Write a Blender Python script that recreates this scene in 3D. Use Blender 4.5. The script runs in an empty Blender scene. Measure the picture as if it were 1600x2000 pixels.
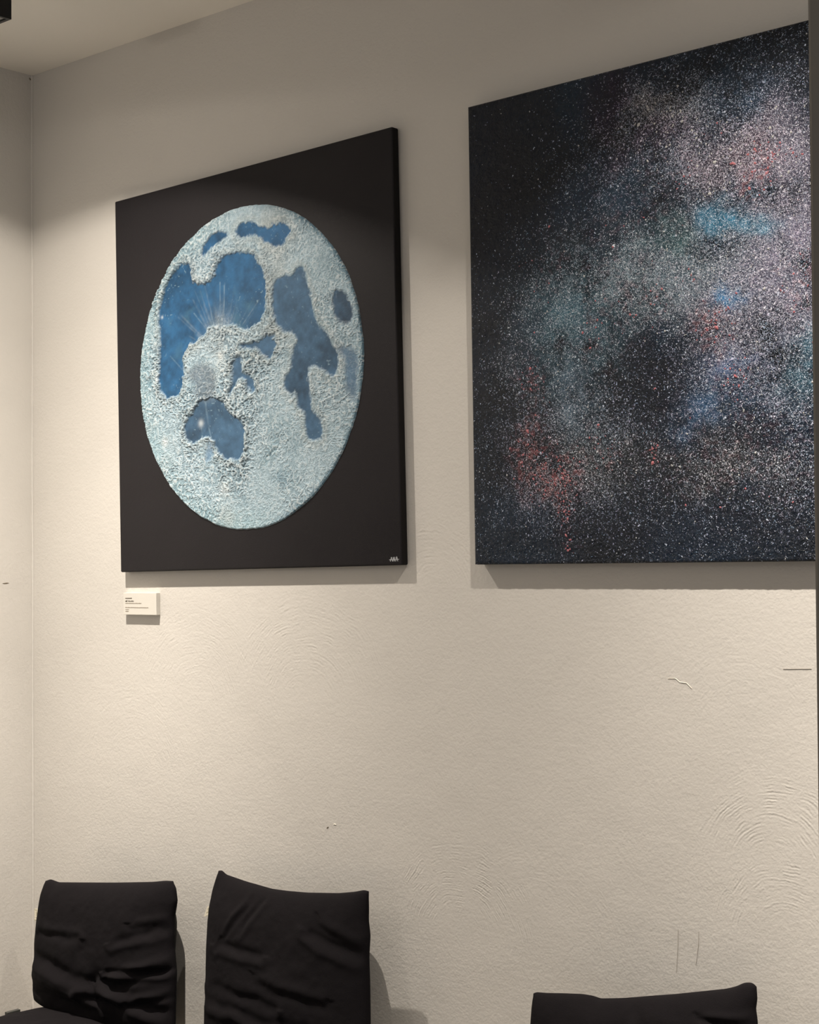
import bpy, bmesh, math, random
import numpy as np
from mathutils import Vector, Matrix

scene = bpy.context.scene
C = scene.collection

# ------------------------------------------------------------------ camera, world, lights, exposure
# world: X along the back wall (corner with the left wall at 0), Y into the wall (wall face at 0), Z up, floor at 0
cam_d = bpy.data.cameras.new('camera')
cam = bpy.data.objects.new('camera', cam_d); C.objects.link(cam)
_r = Vector((0.7541186, 0.6567020, -0.0068981))
_u = Vector((0.0202387, -0.0127397, 0.9997140))
_f = Vector((-0.6564263, 0.7540425, 0.0228980))
M = Matrix((( _r[0], _u[0], -_f[0], 3.754), (_r[1], _u[1], -_f[1], -2.6705), (_r[2], _u[2], -_f[2], 1.6), (0, 0, 0, 1)))
cam.matrix_world = M
cam_d.sensor_fit = 'HORIZONTAL'; cam_d.sensor_width = 36.0
cam_d.lens = 36.0 * 3060 / 1600
cam_d.clip_start = 0.05
scene.camera = cam

WORLD_COL = (0.84, 0.92, 1.06); WORLD_STR = 0.17
w = bpy.data.worlds.new('room_ambient'); scene.world = w; w.use_nodes = True
bg = w.node_tree.nodes['Background']
bg.inputs[0].default_value = (*WORLD_COL, 1); bg.inputs[1].default_value = WORLD_STR

scene.view_settings.view_transform = 'Standard'
scene.view_settings.look = 'None'
scene.view_settings.exposure = 0.0
scene.view_settings.gamma = 1.0
scene.view_settings.use_curve_mapping = False

LAMPS = [(0.699, -0.681, 2.80), (2.48, -0.681, 2.80)]     # the two ceiling spots, centre of their mouths
LAMP_W = 620.0
def spot_source(name, loc, watts, col, tilt, radius=0.012):
    """bare source of a narrow ceiling downlight: strong straight down, cut off sideways by its reflector"""
    d = bpy.data.lights.new(name, 'POINT'); d.energy = watts; d.color = col; d.shadow_soft_size = radius
    d.use_nodes = True
    nt = d.node_tree; em = nt.nodes['Emission']
    tc = nt.nodes.new('ShaderNodeTexCoord'); sp = nt.nodes.new('ShaderNodeSeparateXYZ')
    ng = nt.nodes.new('ShaderNodeMath'); ng.operation = 'MULTIPLY'; ng.inputs[1].default_value = -1
    rp = nt.nodes.new('ShaderNodeValToRGB')
    nt.links.new(tc.outputs['Normal'], sp.inputs[0]); nt.links.new(sp.outputs[2], ng.inputs[0])
    nt.links.new(ng.outputs[0], rp.inputs[0])
    pts = [(.02, 0), (.10, .0025), (.345, .003), (.43, .048), (.485, .060), (.60, .080), (.70, .115), (.79, .175), (.891, .31), (.951, .52), (1.0, .70)]
    cr = rp.color_ramp
    while len(cr.elements) < len(pts): cr.elements.new(0.5)
    for e, (p, v) in zip(cr.elements, pts):
        e.position = p; e.color = (v, v, v, 1)
    nt.links.new(rp.outputs[0], em.inputs['Strength'])
    o = bpy.data.objects.new(name, d); C.objects.link(o); o.location = loc; o.rotation_euler = (0, tilt, 0)
    return o
LCOL = (1.0, 0.905, 0.79)
for L, tl in zip(LAMPS, (math.radians(7), math.radians(-7))):
    spot_source('spot_source', (L[0], L[1], L[2] - 0.002), LAMP_W, LCOL, tl)
# a weaker unseen lamp, added without a fixture further out in the room, towards the left
fd = bpy.data.lights.new('room_lamp', 'POINT'); fd.energy = 11.0; fd.color = (1.0, 0.90, 0.78); fd.shadow_soft_size = 0.03
fo = bpy.data.objects.new('room_lamp', fd); C.objects.link(fo); fo.location = (0.93, -2.6, 2.35)

# ------------------------------------------------------------------ helpers
rng = np.random.RandomState(7)
def tag(o, label=None, cat=None, group=None, kind=None):
    if label: o['label'] = label
    if cat: o['category'] = cat
    if group: o['group'] = group
    if kind: o['kind'] = kind
    return o
def link_mesh(name, verts, faces, m=None, parent=None, smooth=False, off=(0, 0, 0)):
    me = bpy.data.meshes.new(name)
    verts = [(v[0]-off[0], v[1]-off[1], v[2]-off[2]) for v in verts]
    me.from_pydata(verts, [], faces); me.update()
    o = bpy.data.objects.new(name, me); C.objects.link(o)
    if m: me.materials.append(m)
    if parent: o.parent = parent
    if smooth: me.polygons.foreach_set('use_smooth', [True]*len(me.polygons))
    return o
def link_bm(name, bm, m=None, parent=None, smooth=False):
    bmesh.ops.recalc_face_normals(bm, faces=bm.faces)
    me = bpy.data.meshes.new(name); bm.to_mesh(me); bm.free()
    o = bpy.data.objects.new(name, me); C.objects.link(o)
    if m: me.materials.append(m)
    if parent: o.parent = parent
    if smooth: me.polygons.foreach_set('use_smooth', [True]*len(me.polygons))
    return o
def add_box(bm, x0, x1, y0, y1, z0, z1, bevel=0.0, seg=2):
    v = [bm.verts.new(p) for p in ((x0,y0,z0),(x1,y0,z0),(x1,y1,z0),(x0,y1,z0),(x0,y0,z1),(x1,y0,z1),(x1,y1,z1),(x0,y1,z1))]
    fs = [bm.faces.new([v[i] for i in q]) for q in ((3,2,1,0),(4,5,6,7),(0,1,5,4),(1,2,6,5),(2,3,7,6),(3,0,4,7))]
    if bevel:
        es = list({e for f in fs for e in f.edges})
        bmesh.ops.bevel(bm, geom=es, offset=bevel, segments=seg, affect='EDGES', profile=.5)
def add_tube(bm, p0, p1, r, n=16):
    p0 = Vector(p0); p1 = Vector(p1); d = (p1-p0).normalized()
    a = d.orthogonal().normalized(); b = d.cross(a)
    rings = []
    for p in (p0, p1):
        rings.append([bm.verts.new(p + r*(math.cos(t)*a + math.sin(t)*b)) for t in [2*math.pi*k/n for k in range(n)]])
    for k in range(n):
        bm.faces.new((rings[0][k], rings[0][(k+1) % n], rings[1][(k+1) % n], rings[1][k]))
    bm.faces.new(rings[0][::-1]); bm.faces.new(rings[1])
def vnoise(x, y, scale, seed):
    """smooth value noise, -1..1, scale = cells per metre"""
    r = np.random.RandomState(seed); T = r.rand(256, 256)*2-1
    X = x*scale + 1000.37; Y = y*scale + 1000.71
    xi = np.floor(X).astype(int); yi = np.floor(Y).astype(int); fx = X-xi; fy = Y-yi
    fx = fx*fx*(3-2*fx); fy = fy*fy*(3-2*fy)
    a = T[xi % 256, yi % 256]; b = T[(xi+1) % 256, yi % 256]; c = T[xi % 256, (yi+1) % 256]; d = T[(xi+1) % 256, (yi+1) % 256]
    return (a*(1-fx)+b*fx)*(1-fy) + (c*(1-fx)+d*fx)*fy
def fbm(x, y, scale, seed, octv=3, g=.55):
    s = 0; a = 1; t = 0
    for k in range(octv):
        s = s + a*vnoise(x, y, scale*2**k, seed+k); t += a; a *= g
    return s/t
def sdist(px, py, poly):
    """signed distance to polygon (negative inside), vectorised"""
    P = np.array(poly); n = len(P); d = np.full(px.shape, 1e9); ins = np.zeros(px.shape, bool)
    for i in range(n):
        a = P[i]; b = P[(i+1) % n]; e = b-a
        t = np.clip(((px-a[0])*e[0]+(py-a[1])*e[1])/(e@e), 0, 1)
        d = np.minimum(d, (px-a[0]-t*e[0])**2+(py-a[1]-t*e[1])**2)
        c = ((a[1] > py) != (b[1] > py))
        if b[1] != a[1]:
            ins ^= c & (px < (b[0]-a[0])*(py-a[1])/(b[1]-a[1])+a[0])
    d = np.sqrt(d); return np.where(ins, -d, d)
def sstep(a, b, x):
    t = np.clip((x-a)/(b-a), 0, 1); return t*t*(3-2*t)
def set_color(me, name, rgb):
    at = me.color_attributes.new(name, 'FLOAT_COLOR', 'POINT')
    arr = np.ones((len(rgb), 4), np.float32); arr[:, :3] = rgb
    at.data.foreach_set('color', arr.ravel())
def set_float(me, name, v):
    at = me.attributes.new(name, 'FLOAT', 'POINT'); at.data.foreach_set('value', np.asarray(v, np.float32).ravel())

# ------------------------------------------------------------------ materials
class N:
    def __init__(s, name):
        s.m = bpy.data.materials.new(name); s.m.use_nodes = True; s.t = s.m.node_tree
        s.b = s.t.nodes['Principled BSDF']
    def n(s, typ, **kw):
        o = s.t.nodes.new(typ)
        for k, v in kw.items(): setattr(o, k, v)
        return o
    def l(s, a, b): s.t.links.new(a, b)
    def put(s, sock, v):
        if hasattr(v, 'is_output') or hasattr(v, 'links'): s.l(v, sock)
        else: sock.default_value = v
    def math(s, op, a, b=0.0, c=None, clamp=False):
        o = s.n('ShaderNodeMath', operation=op); o.use_clamp = clamp
        s.put(o.inputs[0], a); s.put(o.inputs[1], b)
        if c is not None: s.put(o.inputs[2], c)
        return o.outputs[0]
    def coord(s): return s.n('ShaderNodeTexCoord').outputs['Object']
    def noise(s, v, scale, detail=2.0, rough=.5, dist=0.0):
        o = s.n('ShaderNodeTexNoise'); s.l(v, o.inputs['Vector'])
        o.inputs['Scale'].default_value = scale; o.inputs['Detail'].default_value = detail
        o.inputs['Roughness'].default_value = rough; o.inputs['Distortion'].default_value = dist
        return o.outputs['Fac']
    def ramp(s, v, pts):
        o = s.n('ShaderNodeValToRGB'); s.l(v, o.inputs[0]); cr = o.color_ramp
        while len(cr.elements) < len(pts): cr.elements.new(.5)
        for e, (p, c) in zip(cr.elements, pts):
            e.position = p; e.color = (*c, 1) if hasattr(c, '__len__') else (c, c, c, 1)
        return o.outputs[0]
    def mix(s, f, a, b):
        o = s.n('ShaderNodeMix', data_type='RGBA')
        s.put(o.inputs[0], f)
        for k, v in ((6, a), (7, b)):
            if hasattr(v, 'is_output'): s.l(v, o.inputs[k])
            else: o.inputs[k].default_value = (*v, 1)
        return o.outputs[2]
    def bump(s, h, dist=.001, strength=1.0, prev=None):
        o = s.n('ShaderNodeBump'); s.l(h, o.inputs['Height']); o.inputs['Distance'].default_value = dist
        o.inputs['Strength'].default_value = strength
        if prev is not None: s.l(prev, o.inputs['Normal'])
        return o.outputs[0]
    def fin(s, col=None, rough=None, normal=None, spec=None, sheen=None):
        if col is not None:
            if hasattr(col, 'is_output'): s.l(col, s.b.inputs['Base Color'])
            else: s.b.inputs['Base Color'].default_value = (*col, 1)
        if rough is not None: s.put(s.b.inputs['Roughness'], rough)
        if normal is not None: s.l(normal, s.b.inputs['Normal'])
        if spec is not None: s.b.inputs['Specular IOR Level'].default_value = spec
        if sheen is not None: s.b.inputs['Sheen Weight'].default_value = sheen
        return s.m

WALL = (0.645, 0.622, 0.585)
def plaster(name, plane='xz', swirls=(), fine=1.0):
    k = N(name); co = k.coord()
    h = k.math('MULTIPLY', k.noise(co, 95, 3, .55), 1.0*fine)
    h = k.math('MULTIPLY_ADD', k.noise(co, 210, 2, .5), .45*fine, h)
    h = k.math('MULTIPLY_ADD', k.noise(co, 9, 2, .5), 2.2, h)
    # trowel sweeps: bundles of fine concentric ridges that fade in and out
    wob = k.noise(co, 6, 2, .5); patch = k.noise(co, 26, 3, .6); grain = k.noise(co, 45, 3, .6)
    sep = k.n('ShaderNodeSeparateXYZ'); k.l(co, sep.inputs[0])
    for i, (cx, cz, r0, r1, pitch, a) in enumerate(swirls):
        dx = k.math('SUBTRACT', sep.outputs[0], cx); dz = k.math('SUBTRACT', sep.outputs[2], cz)
        r = k.math('SQRT', k.math('ADD', k.math('MULTIPLY', dx, dx), k.math('MULTIPLY', dz, dz)))
        rw = k.math('MULTIPLY_ADD', wob, .05, r)
        rw = k.math('MULTIPLY_ADD', grain, .007, rw)
        wv = k.math('SINE', k.math('MULTIPLY', rw, 2*math.pi/(pitch*.78)))
        wv2 = k.math('SINE', k.math('MULTIPLY', rw, 2*math.pi/(pitch*1.37)))
        wv = k.math('ADD', wv, wv2)
        m1 = k.n('ShaderNodeMapRange', interpolation_type='SMOOTHSTEP'); k.l(r, m1.inputs[0]); m1.inputs[1].default_value = r0-.03; m1.inputs[2].default_value = r0+.03
        m2 = k.n('ShaderNodeMapRange', interpolation_type='SMOOTHSTEP'); k.l(r, m2.inputs[0]); m2.inputs[1].default_value = r1+.03; m2.inputs[2].default_value = r1-.03
        m3 = k.n('ShaderNodeMapRange', interpolation_type='SMOOTHSTEP'); k.l(dz, m3.inputs[0]); m3.inputs[1].default_value = -.10; m3.inputs[2].default_value = .08
        m4 = k.n('ShaderNodeMapRange', interpolation_type='SMOOTHSTEP'); k.l(patch, m4.inputs[0]); m4.inputs[1].default_value = .42; m4.inputs[2].default_value = .66
        mm = k.math('MULTIPLY', k.math('MULTIPLY', m1.outputs[0], m2.outputs[0]), k.math('MULTIPLY', m3.outputs[0], m4.outputs[0]))
        h = k.math('MULTIPLY_ADD', k.math('MULTIPLY', wv, mm), a*.72, h)
    tone = k.noise(co, 2.3, 3, .5)
    c = k.mix(tone, tuple(v*.97 for v in WALL), tuple(min(1, v*1.03) for v in WALL))
    return k.fin(c, .75, k.bump(h, .0011, .8), spec=.25)
SW = [(1.57, .748, .06, .21, .0075, .22), (1.764, .72, .16, .26, .009, .10), (2.33, .98, .05, .19, .0085, .26),
      (2.36, .86, .06, .16, .008, .22), (1.10, 1.22, .07, .27, .010, .20), (.70, 1.20, .08, .26, .010, .16),
      (1.50, 1.50, .04, .16, .010, .20), (2.28, 1.22, .10, .22, .009, .08), (.45, 1.0, .1, .25, .011, .12)]
m_wall = plaster('wall_plaster', swirls=SW)
m_wall_l = plaster('side_wall_plaster', fine=.9)
k = N('ceiling_paint'); m_ceil = k.fin((.82, .79, .73), .85, k.bump(k.noise(k.coord(), 120, 2), .0006, .5), spec=.2)
k = N('floor_wood'); co = k.coord()
br = k.n('ShaderNodeTexBrick'); k.l(co, br.inputs['Vector']); br.inputs['Scale'].default_value = 1.0
br.inputs['Brick Width'].default_value = 1.4; br.inputs['Row Height'].default_value = .14; br.inputs['Mortar Size'].default_value = .002
br.inputs['Color1'].default_value = (.40, .355, .30, 1); br.inputs['Color2'].default_value = (.35, .31, .26, 1); br.inputs['Mortar'].default_value = (.05, .035, .02, 1)
m_floor = k.fin(br.outputs['Color'], .45, k.bump(k.noise(co, 40, 3), .0008, .4))
k = N('dark_steel'); m_post = k.fin((.26, .24, .21), .75, k.bump(k.noise(k.coord(), 300, 2), .0003, .5), spec=.3)
k = N('lamp_black'); m_black = k.fin((.006, .006, .007), .5, spec=.3)
k = N('lamp_reflector'); m_refl = k.fin((.30, .30, .29), .35); k.b.inputs['Metallic'].default_value = .0
k = N('lamp_lens'); m_lens = k.fin((.9, .88, .8), .3); k.b.inputs['Emission Color'].default_value = (1, .87, .7, 1); k.b.inputs['Emission Strength'].default_value = 6.0
k = N('black_canvas'); co = k.coord()
wv = k.n('ShaderNodeTexWave'); k.l(co, wv.inputs['Vector']); wv.inputs['Scale'].default_value = 260; wv.bands_direction = 'Z'
h = k.math('ADD', k.noise(co, 420, 2, .6), k.math('MULTIPLY', k.noise(co, 60, 2), .6))
m_canvas = k.fin(k.mix(k.noise(co, 7, 3), (.014, .0125, .0145), (.019, .017, .0195)), .62, k.bump(h, .0006, .6), spec=.2)
k = N('canvas_edge'); m_cedge = k.fin((.008, .007, .007), .7, k.bump(k.noise(k.coord(), 500, 2), .0004, .6), spec=.2)
def attr(k, name):
    o = k.n('ShaderNodeAttribute'); o.attribute_name = name; return o
k = N('moon_paint'); co = k.coord()
a = attr(k, 'pigment'); rg = attr(k, 'rough_amount')
fineh = k.math('MULTIPLY', k.noise(co, 320, 3, .65), k.math('MULTIPLY_ADD', rg.outputs['Fac'], .9, .12))
jit = k.noise(co, 900, 1)
m_moon = k.fin(a.outputs['Color'], .55, k.bump(fineh, .0030, 1.0), spec=.3)
k = N('signature_paint'); m_sig = k.fin((.6, .62, .65), .5)
k = N('galaxy_paint'); co = k.coord()
a = attr(k, 'pigment'); dn = attr(k, 'fleck_glint_density')
col = a.outputs['Color']; tint = attr(k, 'fleck_tint').outputs['Color']
warp = k.n('ShaderNodeTexNoise'); k.l(co, warp.inputs['Vector']); warp.inputs['Scale'].default_value = 190; warp.inputs['Detail'].default_value = 1
vm = k.n('ShaderNodeVectorMath', operation='SCALE'); k.l(warp.outputs['Color'], vm.inputs[0]); vm.inputs['Scale'].default_value = .0095
vadd = k.n('ShaderNodeVectorMath', operation='ADD'); k.l(co, vadd.inputs[0]); k.l(vm.outputs[0], vadd.inputs[1])
for sc, rad, gain, seedoff in ((560, .36, 1.2, 0), (400, .33, .85, 5.1), (250, .30, .38, 3.3), (130, .17, .10, 7.7)):  # paint specks, partly standing in for wavy glints of light
    mp = k.n('ShaderNodeMapping'); k.l(vadd.outputs[0], mp.inputs[0]); mp.inputs['Location'].default_value = (seedoff, 1.3, seedoff)
    v = k.n('ShaderNodeTexVoronoi'); k.l(mp.outputs[0], v.inputs['Vector']); v.inputs['Scale'].default_value = sc; v.inputs['Randomness'].default_value = 1
    sc_ = k.n('ShaderNodeSeparateColor'); k.l(v.outputs['Color'], sc_.inputs[0])
    on = k.math('LESS_THAN', sc_.outputs[0], k.math('MULTIPLY_ADD', dn.outputs['Fac'], gain, .004))
    rr = k.math('MULTIPLY_ADD', sc_.outputs[1], rad, rad*.45)
    ins = k.math('LESS_THAN', v.outputs['Distance'], rr)
    f = k.math('MULTIPLY', on, ins)
    f = k.math('MULTIPLY', f, k.math('MULTIPLY_ADD', sc_.outputs[2], .5, .45))
    fc = k.ramp(sc_.outputs[2], [(0, (.26, .42, .50)), (.35, (.46, .50, .56)), (.6, (.58, .46, .56)), (.8, (.78, .78, .80)), (1, (.80, .80, .80))])
    fc = k.mix(.42, fc, tint)
    col = k.mix(f, col, fc)
hh = k.math('ADD', k.noise(vadd.outputs[0], 230, 3, .6), k.math('MULTIPLY', k.noise(co, 90, 2, .6), .9))
m_galaxy = k.fin(col, .26, k.bump(hh, .0034, 1.0), spec=.27)
k = N('white_droplet'); m_wdrop = k.fin((.50, .50, .50), .4)
k = N('pink_droplet'); m_pdrop = k.fin((.42, .13, .15), .4)
k = N('cotton_black'); co = k.coord()
wv = k.noise(co, 700, 2, .6)
m_cloth = k.fin(k.mix(k.noise(co, 14, 3), (.0056, .0047, .0058), (.0080, .0067, .0080)), .92, k.bump(k.math('ADD', wv, k.math('MULTIPLY', k.noise(co, 45, 3), 1.5)), .0011, .6), spec=.12)
m_cloth.node_tree.nodes['Principled BSDF'].inputs['Sheen Weight'].default_value = .0
k = N('label_fabric'); m_tag = k.fin(k.mix(k.math('GREATER_THAN', k.noise(k.coord(), 160, 0), .56), (.85, .80, .66), (.50, .46, .33)), .8)
k = N('woven_tag'); m_tag2 = k.fin((.05, .05, .045), .8)
k = N('tag_print'); m_tagp = k.fin((.28, .28, .26), .8)
k = N('chair_steel'); m_leg = k.fin((.010, .010, .009), .6, spec=.2)
k = N('sign_board'); m_sign = k.fin((.68, .66, .61), .5)
k = N('sign_ink'); m_ink = k.fin((.10, .08, .06), .7)
k = N('sign_ink_grey'); m_inkg = k.fin((.30, .26, .21), .7)
k = N('scratch_light'); m_scr_l = k.fin((.80, .75, .66), .6)
k = N('scratch_dark'); m_scr_d = k.fin((.16, .13, .09), .8)
k = N('scratch_faint'); m_scr_f = k.fin((.42, .39, .34), .8)

# ------------------------------------------------------------------ the room
def struct(name, bm, m): return tag(link_bm(name, bm, m), kind='structure')
bm = bmesh.new(); add_box(bm, -.12, 5.2, 0, .12, 0, 2.966); wall_back = struct('wall_back', bm, m_wall)
bm = bmesh.new(); add_box(bm, -.12, 0, -4.6, 0, 0, 2.966); wall_left = struct('wall_left', bm, m_wall_l)
bm = bmesh.new(); add_box(bm, -.12, 5.2, -4.6, .12, 2.966, 3.06); ceiling = struct('ceiling', bm, m_ceil)
bm = bmesh.new(); add_box(bm, -.12, 5.2, -4.6, .12, -.08, 0); floor = struct('floor', bm, m_floor)
# plaster fillet where the two walls meet
bm = bmesh.new()
R0 = .007; pr = [(0, 0)] + [(R0 - R0*math.sin(t), -(R0 - R0*math.cos(t))) for t in np.linspace(0, math.pi/2, 7)]
R0 = .0045; pr = [(0.0, 0.0)] + [(R0*math.sin(t), -R0*math.cos(t)) for t in np.linspace(0, math.pi/2, 9)]
rings = [[bm.verts.new((x*(1+.15*math.sin(z*9)), y*(1+.15*math.cos(z*7)), z)) for x, y in pr] for z in np.linspace(0.0, 2.966, 60)]
for a_, b_ in zip(rings[:-1], rings[1:]):
    for i in range(len(pr)):
        j = (i+1) % len(pr); bm.faces.new((a_[i], a_[j], b_[j], b_[i]))
fil = struct('trim_1', bm, m_wall_l); fil.data.polygons.foreach_set('use_smooth', [True]*len(fil.data.polygons))
# dark grey steel post standing just in front of the wall at the right
bm = bmesh.new(); add_box(bm, 3.018, 3.098, -1.20, -1.12, 0, 2.966, .004); struct('trim_2', bm, m_post)
def scratch(parent, pts, wdt, m, plane='y'):
    """thin raised sliver following pts on a wall"""
    bm = bmesh.new(); n = len(pts); L = []; Rr = []; T = []
    for i, p in enumerate(pts):
        q = pts[min(i+1, n-1)]; o_ = pts[max(i-1, 0)]
        dx, dz = q[0]-o_[0], q[1]-o_[1]; l_ = math.hypot(dx, dz) or 1
        s_ = wdt*math.sin(math.pi*(i+.35)/(n-.3))
        nx, nz = -dz/l_*s_/2, dx/l_*s_/2
        mk = (lambda a, b, c: bm.verts.new((a, -c, b))) if plane == 'y' else (lambda a, b, c: bm.verts.new((c, a, b)))
        L.append(mk(p[0]+nx, p[1]+nz, .0)); T.append(mk(p[0], p[1], .0012)); Rr.append(mk(p[0]-nx, p[1]-nz, .0))
    for i in range(n-1):
        bm.faces.new((L[i], L[i+1], T[i+1], T[i])); bm.faces.new((T[i], T[i+1], Rr[i+1], Rr[i]))
    return link_bm('scratch', bm, m, parent)
scratch(wall_left, [(-.1012, 1.5085), (-.096, 1.5078), (-.090, 1.5081), (-.085, 1.5086), (-.0808, 1.509)], .0035, m_scr_d, 'x')
scratch(wall_left, [(-.010, 2.958), (-.006, 2.954), (-.002, 2.953)], .006, m_scr_d, 'x')
scratch(wall_back, [(2.120, .849), (2.119, .82), (2.117, .79), (2.115, .764)], .0013, m_scr_f)
scratch(wall_back, [(2.166, .852), (2.165, .825), (2.159, .786)], .0011, m_scr_f)
scratch(wall_back, [(2.103, 1.339), (2.120, 1.340), (2.130, 1.333), (2.145, 1.332), (2.157, 1.322)], .0018, m_scr_l)
scratch(wall_back, [(2.353, 1.369), (2.38, 1.3705), (2.41, 1.372)], .0006, m_scr_f)
scratch(wall_back, [(1.163, .940), (1.166, .941), (1.169, .944)], .0035, m_scr_d)
scratch(wall_back, [(1.186, .951), (1.191, .952), (1.194, .951)], .004, m_scr_l)

# ------------------------------------------------------------------ ceiling spots
def ceiling_spot(L, label):
    t = bpy.data.objects.new('ceiling_spotlight', None); C.objects.link(t); t.location = (L[0], L[1], 2.966)
    tag(t, label, 'ceiling light', 'black square ceiling spotlights')
    hw = .075; z0 = L[2]-2.966; z1 = 0
    bm = bmesh.new()                                   # square sleeve, open below
    def ring(h, z): return [bm.verts.new((sx*h, sy*h, z)) for sx, sy in ((-1,-1),(1,-1),(1,1),(-1,1))]
    rs = [ring(hw, z1), ring(hw, z0), ring(hw-.008, z0), ring(hw-.008, z0+.004)]
    for a_, b_ in zip(rs[:-1], rs[1:]):
        for i in range(4): bm.faces.new((a_[i], a_[(i+1) % 4], b_[(i+1) % 4], b_[i]))
    bm.faces.new(rs[0])
    link_bm('lamp_housing', bm, m_black, t)
    bm = bmesh.new(); add_box(bm, -hw+.008, hw-.008, -hw+.008, hw-.008, z0+.004, z0+.008); link_bm('reflector', bm, m_refl, t)
    bm = bmesh.new(); add_tube(bm, (0, 0, z0+.0042), (0, 0, z0+.0025), .018, 24); link_bm('lens', bm, m_lens, t)
    return t
ceiling_spot(LAMPS[0], 'black square ceiling spotlight in the top left corner above the moon painting')
ceiling_spot(LAMPS[1], 'black square ceiling spotlight above the speckled dark painting, beyond the picture top')

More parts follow.
